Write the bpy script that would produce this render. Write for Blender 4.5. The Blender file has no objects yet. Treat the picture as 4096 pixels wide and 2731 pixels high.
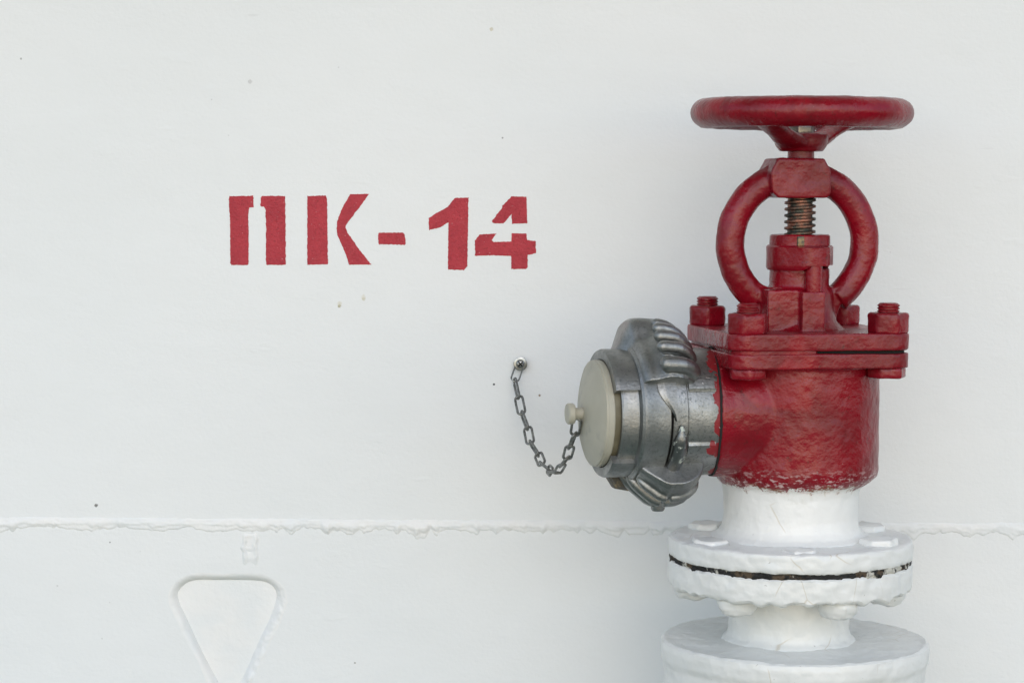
import bpy, bmesh, math, random
from mathutils import Vector, Matrix, noise as mnoise

random.seed(14)
MM = 0.001
SC = bpy.context.scene
COL = SC.collection
R = math.radians

# ------------------------------------------------------------------ camera
PITCH, ROLL = R(3.87), R(0.35)
FOCAL = 9400.0 / 4096.0
cam_data = bpy.data.cameras.new("camera")
cam_data.sensor_width = 36.0
cam_data.lens = 36.0 * FOCAL
cam_data.clip_start = 0.05
cam_data.clip_end = 500.0
cam = bpy.data.objects.new("camera", cam_data)
COL.objects.link(cam)
_fw = Vector((0, math.cos(PITCH), -math.sin(PITCH)))
_up0 = Vector((0, math.sin(PITCH), math.cos(PITCH)))
_rt0 = Vector((1, 0, 0))
_rt = _rt0 * math.cos(ROLL) + _up0 * math.sin(ROLL)
_up = -_rt0 * math.sin(ROLL) + _up0 * math.cos(ROLL)
CAM = Vector((-206.8, -1694.0, 750.0))                     # millimetres
cam.matrix_world = Matrix(((_rt.x, _up.x, -_fw.x, CAM.x * MM),
                           (_rt.y, _up.y, -_fw.y, CAM.y * MM),
                           (_rt.z, _up.z, -_fw.z, CAM.z * MM),
                           (0, 0, 0, 1)))
SC.camera = cam


def at(px, py, y):
    """photo pixel -> point (mm) on the vertical plane Y = y"""
    d = _fw + _rt * ((px - 2048) / 9400.0) + _up * ((1365.5 - py) / 9400.0)
    return CAM + d * ((y - CAM.y) / d.y)


# ------------------------------------------------------------------ world, sun, exposure
SUN_EL, SUN_AZ = R(33), R(4)          # azimuth measured from -Y (behind the camera) towards +X
world = bpy.data.worlds.new("World")
SC.world = world
world.use_nodes = True
wn = world.node_tree
wn.nodes.clear()
sky = wn.nodes.new("ShaderNodeTexSky")
sky.sky_type = 'NISHITA'
sky.sun_disc = False
sky.sun_elevation = SUN_EL
sky.sun_rotation = R(180) - SUN_AZ
sky.air_density = 1.0
sky.dust_density = 0.85
sky.ozone_density = 1.6
bg = wn.nodes.new("ShaderNodeBackground")
bg.inputs[1].default_value = 0.12
wo = wn.nodes.new("ShaderNodeOutputWorld")
wn.links.new(sky.outputs[0], bg.inputs[0])
wn.links.new(bg.outputs[0], wo.inputs[0])

sun_data = bpy.data.lights.new("sun", 'SUN')
sun_data.energy = 0.9
sun_data.angle = R(130)
sun_data.color = (1.0, 0.96, 0.9)
sun = bpy.data.objects.new("sun", sun_data)
COL.objects.link(sun)
_sd = Vector((math.sin(SUN_AZ) * math.cos(SUN_EL), -math.cos(SUN_AZ) * math.cos(SUN_EL), math.sin(SUN_EL)))
sun.rotation_euler = _sd.to_track_quat('Z', 'Y').to_euler()
sun.location = (0.5, -2.0, 3.0)

SC.view_settings.view_transform = 'Standard'
SC.view_settings.look = 'None'
SC.view_settings.gamma = 1.0
SC.view_settings.use_curve_mapping = False
SC.view_settings.exposure = 0.68


# ------------------------------------------------------------------ node helpers
class NT:
    def __init__(self, name):
        self.mat = bpy.data.materials.new(name)
        self.mat.use_nodes = True
        self.t = self.mat.node_tree
        self.b = self.t.nodes["Principled BSDF"]
        self.co = self.t.nodes.new("ShaderNodeTexCoord").outputs["Object"]

    def link(self, a, b):
        self.t.links.new(a, b)

    def setv(self, sock, v):
        if isinstance(v, (int, float)):
            sock.default_value = v
        elif isinstance(v, (tuple, list)):
            sock.default_value = tuple(v) if len(v) == len(sock.default_value) else tuple(v) + (1.0,)
        else:
            self.link(v, sock)

    def mapping(self, scale=(1, 1, 1), loc=(0, 0, 0), rot=(0, 0, 0)):
        n = self.t.nodes.new("ShaderNodeMapping")
        n.inputs["Scale"].default_value = scale
        n.inputs["Location"].default_value = loc
        n.inputs["Rotation"].default_value = rot
        self.link(self.co, n.inputs["Vector"])
        return n.outputs[0]

    def noise(self, scale, detail=4.0, rough=0.55, vec=None, dist=0.0):
        n = self.t.nodes.new("ShaderNodeTexNoise")
        n.inputs["Scale"].default_value = scale
        n.inputs["Detail"].default_value = detail
        n.inputs["Roughness"].default_value = rough
        n.inputs["Distortion"].default_value = dist
        self.link(vec if vec is not None else self.co, n.inputs["Vector"])
        return n.outputs["Fac"]

    def voronoi(self, scale, vec=None, feature='F1', rnd=1.0):
        n = self.t.nodes.new("ShaderNodeTexVoronoi")
        n.feature = feature
        n.inputs["Scale"].default_value = scale
        n.inputs["Randomness"].default_value = rnd
        self.link(vec if vec is not None else self.co, n.inputs["Vector"])
        return n.outputs["Distance"]

    def ramp(self, v, lo, hi, a=0.0, b=1.0, smooth=True):
        n = self.t.nodes.new("ShaderNodeMapRange")
        n.interpolation_type = 'SMOOTHSTEP' if smooth else 'LINEAR'
        self.link(v, n.inputs["Value"])
        n.inputs["From Min"].default_value = lo
        n.inputs["From Max"].default_value = hi
        n.inputs["To Min"].default_value = a
        n.inputs["To Max"].default_value = b
        return n.outputs["Result"]

    def math(self, op, a, b=0.0, c=None):
        n = self.t.nodes.new("ShaderNodeMath")
        n.operation = op
        self.setv(n.inputs[0], a)
        self.setv(n.inputs[1], b)
        if c is not None:
            self.setv(n.inputs[2], c)
        return n.outputs[0]

    def mix(self, fac, a, b):
        n = self.t.nodes.new("ShaderNodeMix")
        n.data_type = 'RGBA'
        self.setv(n.inputs["Factor"], fac)
        self.setv(n.inputs[6], a)
        self.setv(n.inputs[7], b)
        return n.outputs[2]

    def sep(self, vec=None):
        n = self.t.nodes.new("ShaderNodeSeparateXYZ")
        self.link(vec if vec is not None else self.co, n.inputs[0])
        return n.outputs

    def dist(self, p):
        n = self.t.nodes.new("ShaderNodeVectorMath")
        n.operation = 'DISTANCE'
        self.link(self.co, n.inputs[0])
        n.inputs[1].default_value = p
        return n.outputs["Value"]

    def bump(self, h, dist, strength=1.0, prev=None):
        n = self.t.nodes.new("ShaderNodeBump")
        n.inputs["Strength"].default_value = strength
        n.inputs["Distance"].default_value = dist
        self.link(h, n.inputs["Height"])
        if prev is not None:
            self.link(prev, n.inputs["Normal"])
        return n.outputs[0]

    def out(self, **kw):
        for k, v in kw.items():
            self.setv(self.b.inputs[k.replace("_", " ")], v)
        return self.mat


RED_A, RED_B, RED_C = (0.235, 0.003, 0.012), (0.155, 0.002, 0.007), (0.28, 0.022, 0.034)


def red_layers(m):
    """old red enamel: several brushed coats, chalked patches, scratches, grime"""
    n1 = m.noise(24, 5, 0.6)
    n2 = m.noise(48, 4, 0.6, vec=m.mapping((0.8, 0.8, 1.2)))
    n3 = m.noise(14, 3, 0.5, vec=m.mapping(loc=(3.1, 1.7, 0.4)))
    c = m.mix(m.ramp(n1, 0.36, 0.64), RED_B, RED_A)
    fresh = m.ramp(m.noise(15, 3, 0.5, vec=m.mapping(loc=(8, 3, 2))), 0.60, 0.66)
    c = m.mix(m.math('MULTIPLY', fresh, 0.8), c, (0.27, 0.002, 0.010))
    c = m.mix(m.math('MULTIPLY', m.math('MULTIPLY', m.ramp(n2, 0.46, 0.72), m.ramp(n3, 0.40, 0.64)), 0.40), c, RED_C)
    brown = m.math('MULTIPLY', m.ramp(m.noise(30, 6, 0.7, vec=m.mapping(loc=(7, 2, 5))), 0.58, 0.72), 0.55)
    c = m.mix(brown, c, (0.11, 0.014, 0.010))
    grime = m.ramp(m.noise(120, 5, 0.72), 0.60, 0.70)
    c = m.mix(m.math('MULTIPLY', grime, 0.55), c, (0.045, 0.014, 0.010))
    s2 = m.ramp(m.noise(430, 2, 0.5, vec=m.mapping(loc=(2, 9, 4))), 0.765, 0.79)
    c = m.mix(m.math('MULTIPLY', s2, 0.45), c, (0.52, 0.30, 0.29))
    rough = m.ramp(n1, 0.3, 0.7, 0.36, 0.22)
    h1 = m.bump(m.noise(95, 3, 0.5), 0.0016, 0.6)
    h2 = m.bump(m.noise(300, 3, 0.55), 0.0007, 0.55, prev=h1)
    return c, rough, h2


def mat_red():
    m = NT("red_enamel")
    c, r, h = red_layers(m)
    return m.out(Base_Color=c, Roughness=r, Normal=h, Specular_IOR_Level=0.42)


def white_layers(m, seed=0.0, rough_bump=1.0):
    v = m.mapping(loc=(seed, seed * 0.7, seed * 1.3))
    n1 = m.noise(9, 4, 0.55, vec=v)
    c = m.mix(m.ramp(n1, 0.3, 0.7), (0.73, 0.745, 0.725), (0.785, 0.79, 0.765))
    speck = m.ramp(m.noise(260, 2, 0.5, vec=v), 0.735, 0.78)
    c = m.mix(m.math('MULTIPLY', speck, 0.5), c, (0.30, 0.28, 0.24))
    crack = m.ramp(m.voronoi(26, vec=m.mapping((1, 1, 0.7), loc=(seed, 1, 2)), feature='DISTANCE_TO_EDGE'), 0.0, 0.012, 1.0, 0.0)
    gate = m.ramp(m.noise(22, 2, 0.5, vec=m.mapping(loc=(4, seed, 9))), 0.55, 0.62)
    c = m.mix(m.math('MULTIPLY', m.math('MULTIPLY', crack, gate), 0.42), c, (0.46, 0.38, 0.24))
    h1 = m.bump(m.noise(60, 2.5, 0.5, vec=v), 0.0026 * rough_bump, 0.55)
    h2 = m.bump(m.noise(240, 2, 0.5, vec=v), 0.0005, 0.35, prev=h1)
    dirt = m.math('MULTIPLY', m.ramp(m.noise(34, 6, 0.7, vec=m.mapping(loc=(seed, 5, 1))), 0.60, 0.74), 0.30)
    c = m.mix(dirt, c, (0.52, 0.51, 0.44))
    return c, h2


def mat_white_thick():
    m = NT("thick_white_paint")
    c, h = white_layers(m, 2.3)
    return m.out(Base_Color=c, Roughness=0.30, Normal=h)


def mat_body():
    """red above, white below, with a hand-brushed ragged border"""
    m = NT("body_two_colour_paint")
    cr, rr, hr = red_layers(m)
    cw, hw = white_layers(m, 5.1)
    z = m.sep()[2]
    x = m.sep()[0]
    edge = m.math('ADD', m.math('MULTIPLY', m.math('SUBTRACT', m.noise(70, 5, 0.7), 0.5), 0.016),
                  m.math('MULTIPLY', m.math('SUBTRACT', m.noise(320, 3, 0.7, vec=m.mapping((1, 1, 0.5))), 0.5), 0.011))
    lvl = m.math('ADD', z, edge)
    mask = m.ramp(lvl, 0.0580, 0.0592)
    c = m.mix(mask, cw, cr)
    # scrubbed band of white flecks and rusty yellow just above the border
    band = m.math('MULTIPLY', m.ramp(z, 0.0535, 0.059), m.ramp(z, 0.0600, 0.0780, 1.0, 0.0))
    fleck = m.math('MULTIPLY', band, m.ramp(m.noise(230, 5, 0.75, vec=m.mapping((0.7, 0.7, 1.7))), 0.52, 0.60))
    c = m.mix(m.math('MULTIPLY', fleck, 0.75), c, (0.68, 0.55, 0.53))
    rust = m.math('MULTIPLY', m.ramp(m.math('ABSOLUTE', m.math('SUBTRACT', lvl, 0.0592)), 0.0, 0.0034, 1.0, 0.0),
                  m.ramp(m.noise(48, 4, 0.6), 0.42, 0.6))
    c = m.mix(m.math('MULTIPLY', rust, 0.7), c, (0.22, 0.12, 0.05))
    n = m.t.nodes.new("ShaderNodeMix")
    n.data_type = 'VECTOR'
    m.link(mask, n.inputs["Factor"])
    m.link(hw, n.inputs[4])
    m.link(hr, n.inputs[5])
    rough = m.math('ADD', m.math('MULTIPLY', m.math('SUBTRACT', rr, 0.38), mask), 0.38)
    return m.out(Base_Color=c, Roughness=rough, Normal=n.outputs[1], Specular_IOR_Level=0.42)


def mat_wall(stains):
    m = NT("wall_white_paint")
    n1 = m.noise(2.2, 4, 0.5)
    c = m.mix(m.ramp(n1, 0.3, 0.7), (0.765, 0.79, 0.79), (0.80, 0.815, 0.81))
    speck = m.ramp(m.noise(170, 2, 0.4), 0.785, 0.81)
    c = m.mix(m.math('MULTIPLY', speck, 0.35), c, (0.33, 0.33, 0.31))
    scr = m.ramp(m.noise(60, 2, 0.4, vec=m.mapping((0.25, 1, 2.2), rot=(0, 0.3, 0))), 0.76, 0.80)
    c = m.mix(m.math('MULTIPLY', scr, 0.22), c, (0.5, 0.5, 0.49))
    for (p, rad, col, k) in stains:
        d = m.math('ADD', m.dist(p), m.math('MULTIPLY', m.math('SUBTRACT', m.noise(900, 1, 0.5), 0.5), rad * 0.9))
        c = m.mix(m.math('MULTIPLY', m.ramp(d, rad * 0.55, rad, 1.0, 0.0), k), c, col)
    h1 = m.bump(m.noise(6, 3, 0.5), 0.010, 0.45)
    h2 = m.bump(m.noise(40, 4, 0.6, vec=m.mapping((0.55, 1, 1.3))), 0.0014, 0.35, prev=h1)
    hs = m.bump(m.ramp(m.noise(34, 3, 0.5, vec=m.mapping((0.5, 1, 1.5), loc=(3, 1, 8), rot=(0, 0.7, 0))), 0.69, 0.76), 0.0005, 0.22, prev=h2)
    h3 = m.bump(m.noise(360, 3, 0.6), 0.00045, 0.45, prev=hs)
    return m.out(Base_Color=c, Roughness=0.48, Normal=h3)


def mat_wall_thick():
    m = NT("wall_weld_paint")
    c = m.mix(m.ramp(m.noise(30, 3), 0.3, 0.7), (0.765, 0.79, 0.79), (0.81, 0.815, 0.80))
    h1 = m.bump(m.noise(120, 4, 0.6), 0.0012, 0.5)
    return m.out(Base_Color=c, Roughness=0.45, Normal=h1)


def mat_letter():
    m = NT("stencil_red")
    n1 = m.noise(55, 5, 0.6)
    c = m.mix(m.ramp(n1, 0.3, 0.7), (0.39, 0.017, 0.032), (0.47, 0.028, 0.044))
    sp = m.ramp(m.noise(700, 2, 0.5), 0.70, 0.74)
    c = m.mix(m.math('MULTIPLY', sp, 0.5), c, (0.7, 0.45, 0.45))
    dk = m.ramp(m.noise(420, 3, 0.6, vec=m.mapping(loc=(1, 2, 3))), 0.54, 0.70)
    c = m.mix(m.math('MULTIPLY', dk, 0.6), c, (0.24, 0.008, 0.014))
    thin = m.ramp(m.noise(26, 5, 0.65, vec=m.mapping(loc=(6, 1, 1))), 0.56, 0.75)
    c = m.mix(m.math('MULTIPLY', thin, 0.5), c, (0.50, 0.07, 0.08))
    h = m.bump(m.noise(420, 4, 0.65), 0.0012, 0.8)
    return m.out(Base_Color=c, Roughness=0.55, Normal=h)


def mat_alu(painted=False):
    m = NT("cast_aluminium_with_paint" if painted else "cast_aluminium")
    n1 = m.noise(45, 5, 0.6)
    n2 = m.noise(420, 3, 0.7)
    c = m.mix(m.ramp(n1, 0.3, 0.7), (0.245, 0.252, 0.244), (0.37, 0.375, 0.365))
    c = m.mix(m.math('MULTIPLY', m.ramp(n2, 0.50, 0.68), 0.8 if painted else 0.4), c, (0.14, 0.15, 0.145))
    ox = m.ramp(m.noise(30, 5, 0.7, vec=m.mapping(loc=(5, 5, 1))), 0.62, 0.72)
    c = m.mix(m.math('MULTIPLY', ox, 0.35), c, (0.27, 0.25, 0.20))
    rough = m.ramp(n1, 0.3, 0.7, 0.52, 0.40)
    h = m.bump(m.noise(500, 3, 0.6), 0.0005, 0.5)
    metal = 1.0
    if painted:
        x = m.sep()[0]
        e = m.math('ADD', x, m.math('MULTIPLY', m.math('SUBTRACT', m.noise(58, 4, 0.6), 0.5), 0.034))
        e = m.math('SUBTRACT', e, m.math('MULTIPLY', m.sep()[1], 0.15))
        mask = m.ramp(e, -0.0688, -0.0684)
        c = m.mix(mask, c, (0.23, 0.010, 0.015))
        metal = m.math('SUBTRACT', 1.0, mask)
        fl = m.ramp(m.noise(240, 2, 0.5), 0.74, 0.76)
        c = m.mix(fl, c, (0.62, 0.63, 0.61))
    return m.out(Base_Color=c, Metallic=metal, Roughness=rough, Normal=h)


def mat_worn_hook():
    m = NT("worn_hook_metal")
    z = m.ramp(m.noise(130, 4, 0.65), 0.56, 0.60)
    c = m.mix(z, (0.22, 0.225, 0.22), (0.50, 0.55, 0.48))
    return m.out(Base_Color=c, Metallic=m.math('SUBTRACT', 1.0, z), Roughness=0.42,
                 Normal=m.bump(m.noise(300, 3), 0.0006, 0.5))


def mat_grimy_lug():
    m = NT("grimy_lug")
    n = m.noise(120, 4, 0.6)
    c = m.mix(m.ramp(n, 0.45, 0.6), (0.09, 0.085, 0.07), (0.30, 0.22, 0.11))
    return m.out(Base_Color=c, Metallic=0.3, Roughness=0.6, Normal=m.bump(m.noise(300, 3), 0.001, 0.7))


def mat_plastic():
    m = NT("yellowed_plastic")
    n = m.noise(22, 4, 0.5)
    c = m.mix(m.ramp(n, 0.35, 0.7), (0.37, 0.355, 0.285), (0.44, 0.42, 0.34))
    d = m.ramp(m.noise(60, 4, 0.6, vec=m.mapping(loc=(1, 4, 2))), 0.56, 0.74)
    c = m.mix(m.math('MULTIPLY', d, 0.55), c, (0.24, 0.23, 0.20))
    return m.out(Base_Color=c, Roughness=0.5, Subsurface_Weight=0.08, Subsurface_Radius=(0.004, 0.003, 0.002),
                 Normal=m.bump(m.noise(260, 2), 0.0003, 0.4))


def mat_plastic_shaded():
    m = NT("shaded_plastic_rim")  # darker plug plastic, with the shadow on the rim side put into its colour
    c = m.mix(m.ramp(m.noise(60, 4), 0.4, 0.7), (0.13, 0.115, 0.07), (0.19, 0.17, 0.11))
    return m.out(Base_Color=c, Roughness=0.5)


def mat_chain():
    m = NT("chain_steel")
    n = m.noise(300, 4, 0.6)
    c = m.mix(m.ramp(n, 0.35, 0.65), (0.15, 0.155, 0.145), (0.31, 0.315, 0.30))
    return m.out(Base_Color=c, Metallic=0.85, Roughness=0.5, Normal=m.bump(m.noise(700, 2), 0.0004, 0.5))


def mat_zinc():
    m = NT("bright_zinc")
    c = m.mix(m.ramp(m.noise(300, 3), 0.4, 0.7), (0.30, 0.31, 0.295), (0.44, 0.45, 0.43))
    return m.out(Base_Color=c, Metallic=1.0, Roughness=0.34)


def mat_bronze():
    m = NT("bronze_stem")
    n = m.noise(110, 4, 0.6)
    c = m.mix(m.ramp(n, 0.40, 0.62), (0.05, 0.052, 0.042), (0.25, 0.11, 0.075))
    return m.out(Base_Color=c, Metallic=0.75, Roughness=0.42, Normal=m.bump(m.noise(500, 3), 0.0006, 0.5))


def mat_gasket():
    m = NT("dirty_gasket")
    n = m.noise(85, 4, 0.65)
    c = m.mix(m.ramp(n, 0.52, 0.62), (0.010, 0.010, 0.009), (0.075, 0.052, 0.03))
    w = m.ramp(m.noise(45, 4, 0.7, vec=m.mapping((1, 1, 0.4), loc=(2, 3, 1))), 0.52, 0.57)
    c = m.mix(w, c, (0.50, 0.49, 0.43))
    return m.out(Base_Color=c, Roughness=0.8, Normal=m.bump(n, 0.002, 0.8))


def mat_plain(name, col, rough):
    m = NT(name)
    k = m.ramp(m.noise(6, 4), 0.3, 0.7)
    c = m.mix(k, tuple(v * 0.88 for v in col), tuple(min(1, v * 1.08) for v in col))
    return m.out(Base_Color=c, Roughness=rough, Normal=m.bump(m.noise(60, 3), 0.001, 0.3))


WALL_Y = 165.0


def wp(px, py, off=0.0):
    p = at(px, py, WALL_Y - off)
    return (p.x * MM, p.y * MM, p.z * MM)


STAINS = [(wp(1358, 1224), 0.0017, (0.36, 0.32, 0.17), 0.8), (wp(1358, 1214), 0.0022, (0.62, 0.58, 0.44), 0.5),
          (wp(1454, 1196), 0.0017, (0.50, 0.45, 0.28), 0.6), (wp(1454, 1187), 0.0022, (0.66, 0.63, 0.52), 0.5),
          (wp(1966, 117), 0.0017, (0.55, 0.50, 0.36), 0.7), (wp(385, 2021), 0.0016, (0.15, 0.15, 0.14), 0.9),
          (wp(1976, 1537), 0.0010, (0.03, 0.03, 0.03), 1.0), (wp(2158, 1581), 0.0011, (0.20, 0.13, 0.06), 0.9),
          (wp(84, 236), 0.0010, (0.35, 0.34, 0.33), 0.8), (wp(1000, 328), 0.0020, (0.50, 0.50, 0.50), 0.6),
          (wp(440, 2168), 0.0008, (0.1, 0.1, 0.1), 0.8), (wp(2010, 552), 0.0008, (0.2, 0.2, 0.2), 0.8),
          (wp(1420, 2650), 0.0009, (0.2, 0.2, 0.18), 0.8)]
M = {'red': mat_red(), 'white': mat_white_thick(), 'body': mat_body(), 'wall': mat_wall(STAINS), 'weld': mat_wall_thick(),
     'letter': mat_letter(), 'alu': mat_alu(), 'alup': mat_alu(True), 'hook': mat_worn_hook(), 'grimy': mat_grimy_lug(),
     'plastic': mat_plastic(), 'plastic_shaded': mat_plastic_shaded(), 'chain': mat_chain(), 'zinc': mat_zinc(),
     'bronze': mat_bronze(), 'gasket': mat_gasket(), 'dark': mat_plain("shade_and_gasket_black", (0.012, 0.012, 0.011), 0.9),  # black for the bonnet gasket, and for shade drawn in joint and screw cross
     'deck': mat_plain("deck_paint", (0.13, 0.18, 0.15), 0.6), 'ceil': mat_plain("overhead_white_paint", (0.55, 0.56, 0.55), 0.5)}


# ------------------------------------------------------------------ mesh helpers (all in millimetres)
def nz(p, s):
    return mnoise.noise(p * s)


def roughen(bm, amp, scale, amp2=0.0, scale2=0.1):
    bm.normal_update()
    new = []
    for v in bm.verts:
        d = amp * nz(v.co + Vector((31, 7, 3)), scale)
        if amp2:
            d += amp2 * nz(v.co + Vector((3, 71, 13)), scale2)
        new.append(v.co + v.normal * d)
    for v, c in zip(bm.verts, new):
        v.co = c


def mesh_of(name, bm, angle=38):
    bmesh.ops.recalc_face_normals(bm, faces=bm.faces[:])
    me = bpy.data.meshes.new(name)
    for v in bm.verts:
        v.co *= MM
    for f in bm.faces:
        f.smooth = True
    bm.to_mesh(me)
    bm.free()
    me.set_sharp_from_angle(angle=R(angle))
    return me


def add(name, me, mat, parent=None, loc=(0, 0, 0), rot=(0, 0, 0)):
    o = bpy.data.objects.new(name, me)
    COL.objects.link(o)
    if me is not None and mat is not None and not me.materials:
        me.materials.append(mat)
    o.parent = parent
    o.location = Vector(loc) * MM
    o.rotation_euler = rot
    return o


def part(name, bm, mat, parent, angle=38):
    return add(name, mesh_of(name, bm, angle), mat, parent)


def thing(name, label, cat, loc, rotz=0.0, group=None):
    o = bpy.data.objects.new(name, None)
    COL.objects.link(o)
    o.empty_display_size = 0.02
    o.location = Vector(loc) * MM
    o.rotation_euler = (0, 0, rotz)
    o['label'] = label
    o['category'] = cat
    if group:
        o['group'] = group
    return o


def new():
    return bmesh.new()


def refine(prof, step):
    out = [prof[0]]
    for a, b in zip(prof, prof[1:]):
        n = max(1, int(math.ceil(math.dist(a, b) / step)))
        for k in range(1, n + 1):
            out.append((a[0] + (b[0] - a[0]) * k / n, a[1] + (b[1] - a[1]) * k / n))
    return out


def lathe(bm, prof, seg=96, axis='Z', origin=(0, 0, 0), step=None):
    """closed solid of revolution; prof runs from axis to axis as (radius, height)"""
    if step:
        prof = refine(prof, step)
    o = Vector(origin)

    def pos(r, h, a):
        if axis == 'Z':
            return o + Vector((r * math.cos(a), r * math.sin(a), h))
        if axis == 'X':                       # height along -X, the outlet direction
            return o + Vector((-h, -r * math.sin(a), r * math.cos(a)))
        return o + Vector((r * math.cos(a), -h, r * math.sin(a)))
    rings = []
    for r, h in prof:
        if r < 1e-6:
            rings.append([bm.verts.new(pos(0, h, 0))])
        else:
            rings.append([bm.verts.new(pos(r, h, 2 * math.pi * k / seg)) for k in range(seg)])
    for A, B in zip(rings, rings[1:]):
        if len(A) == 1 and len(B) == 1:
            continue
        for k in range(seg):
            j = (k + 1) % seg
            if len(A) == 1:
                bm.faces.new((A[0], B[k], B[j]))
            elif len(B) == 1:
                bm.faces.new((A[k], B[0], A[j]))
            else:
                bm.faces.new((A[k], B[k], B[j], A[j]))
    return bm


def ring_loop(bm, prof, seg=96, axis='Z', origin=(0, 0, 0)):
    """closed profile revolved (ring / torus)"""
    o = Vector(origin)
    rings = []
    for r, h in prof:
        row = []
        for k in range(seg):
            a = 2 * math.pi * k / seg
            if axis == 'Z':
                row.append(bm.verts.new(o + Vector((r * math.cos(a), r * math.sin(a), h))))
            elif axis == 'X':
                row.append(bm.verts.new(o + Vector((-h, -r * math.sin(a), r * math.cos(a)))))
            else:
                row.append(bm.verts.new(o + Vector((r * math.cos(a), -h, r * math.sin(a)))))
        rings.append(row)
    n = len(rings)
    for i in range(n):
        A, B = rings[i], rings[(i + 1) % n]
        for k in range(seg):
            j = (k + 1) % seg
            bm.faces.new((A[k], B[k], B[j], A[j]))
    return bm


def prism(bm, pts, z0, z1, bevel=0.0, seg=2):
    """polygon (x, y) extruded along z"""
    lo = [bm.verts.new((x, y, z0)) for x, y in pts]
    hi = [bm.verts.new((x, y, z1)) for x, y in pts]
    fs = [bm.faces.new(lo[::-1]), bm.faces.new(hi)]
    n = len(pts)
    for i in range(n):
        fs.append(bm.faces.new((lo[i], lo[(i + 1) % n], hi[(i + 1) % n], hi[i])))
    if bevel:
        es = set()
        for f in fs[:2]:
            es.update(f.edges)
        if n <= 8:
            for f in fs:
                es.update(f.edges)
        bmesh.ops.bevel(bm, geom=list(es), offset=bevel, segments=seg, profile=0.5, affect='EDGES', clamp_overlap=True)
    return bm


def prism_y(bm, pts, y0, y1, bevel=0.0, seg=2):
    """polygon (x, z) extruded along y"""
    t = new()
    prism(t, pts, y0, y1, bevel, seg)
    for v in t.verts:
        v.co = Vector((v.co.x, v.co.z, v.co.y))
    merge(bm, t)
    return bm


def merge(bm, other):
    me = bpy.data.meshes.new("tmp")
    other.to_mesh(me)
    other.free()
    bm.from_mesh(me)
    bpy.data.meshes.remove(me)


def box(bm, x0, x1, y0, y1, z0, z1, bevel=0.0, seg=2):
    return prism(bm, [(x0, y0), (x1, y0), (x1, y1), (x0, y1)], z0, z1, bevel, seg)


def rounded_square(h, r, n=8, bow=0.0, cuts=10):
    pts = []
    for q, (sx, sy) in enumerate(((1, -1), (1, 1), (-1, 1), (-1, -1))):
        a0 = R(-90 + 90 * q)
        for k in range(n + 1):
            a = a0 + R(90) * k / n
            pts.append((sx * (h - r) + r * math.cos(a), sy * (h - r) + r * math.sin(a)))
    return pts


def tube(bm, path, radii, seg=20, caps=True, flat=None):
    """sweep an ellipse along a path; radii = list of (a, b) half sizes; flat = reference up vector"""
    rows = []
    n = len(path)
    ref = Vector(flat) if flat else Vector((0, 1, 0))
    for i, p in enumerate(path):
        t = (path[min(i + 1, n - 1)] - path[max(i - 1, 0)]).normalized()
        u = ref - t * ref.dot(t)
        if u.length < 1e-4:
            u = Vector((1, 0, 0)) - t * t.x
        u.normalize()
        w = t.cross(u)
        a, b = radii[i] if isinstance(radii, list) else radii
        rows.append([bm.verts.new(p + u * (a * math.cos(2 * math.pi * k / seg)) + w * (b * math.sin(2 * math.pi * k / seg)))
                     for k in range(seg)])
    for A, B in zip(rows, rows[1:]):
        for k in range(seg):
            j = (k + 1) % seg
            bm.faces.new((A[k], B[k], B[j], A[j]))
    if caps:
        bm.faces.new(rows[0][::-1])
        bm.faces.new(rows[-1])
    return bm


def voxel(o, size, smooth=6, disp=0.0, dsize=0.02, seed=0):
    r = o.modifiers.new("cast_blend", 'REMESH')
    r.mode = 'VOXEL'
    r.voxel_size = size * MM
    r.use_smooth_shade = True
    s = o.modifiers.new("soften", 'SMOOTH')
    s.iterations = smooth
    s.factor = 0.5
    if disp:
        tx = bpy.data.textures.new("paint_lumps", 'CLOUDS')
        tx.noise_scale = dsize
        tx.noise_depth = 2
        d = o.modifiers.new("lumps", 'DISPLACE')
        d.texture = tx
        d.strength = disp * MM
        d.mid_level = 0.5


def sector(bm, rin, rout, s0, s1, t0, t1, ns=24, nt=24, origin=(0, 0, 0)):
    """block on a pipe along -X: axial s0..s1, angle t0..t1 (deg, 0 = up, 90 = towards the camera side -Y).
    rout(s, t) -> outer radius"""
    o = Vector(origin)

    def pos(r, s, t):
        a = R(t)
        return o + Vector((-s, -r * math.sin(a), r * math.cos(a)))
    S = [s0 + (s1 - s0) * i / ns for i in range(ns + 1)]
    T = [t0 + (t1 - t0) * i / nt for i in range(nt + 1)]
    top = [[bm.verts.new(pos(rout(s, t), s, t)) for t in T] for s in S]
    bot = [[bm.verts.new(pos(rin, s, t)) for t in T] for s in S]
    for i in range(ns):
        for j in range(nt):
            bm.faces.new((top[i][j], top[i + 1][j], top[i + 1][j + 1], top[i][j + 1]))
            bm.faces.new((bot[i][j], bot[i][j + 1], bot[i + 1][j + 1], bot[i + 1][j]))
    for i in range(ns):
        bm.faces.new((top[i][0], bot[i][0], bot[i + 1][0], top[i + 1][0]))
        bm.faces.new((top[i][nt], top[i + 1][nt], bot[i + 1][nt], bot[i][nt]))
    for j in range(nt):
        bm.faces.new((top[0][j], top[0][j + 1], bot[0][j + 1], bot[0][j]))
        bm.faces.new((top[ns][j], bot[ns][j], bot[ns][j + 1], top[ns][j + 1]))
    return bm


def interp(tab, x):
    if x <= tab[0][0]:
        return tab[0][1]
    for (a, va), (b, vb) in zip(tab, tab[1:]):
        if x <= b:
            return va + (vb - va) * (x - a) / (b - a)
    return tab[-1][1]


def sstep(a, b, x):
    t = max(0.0, min(1.0, (x - a) / (b - a)))
    return t * t * (3 - 2 * t)


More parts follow.
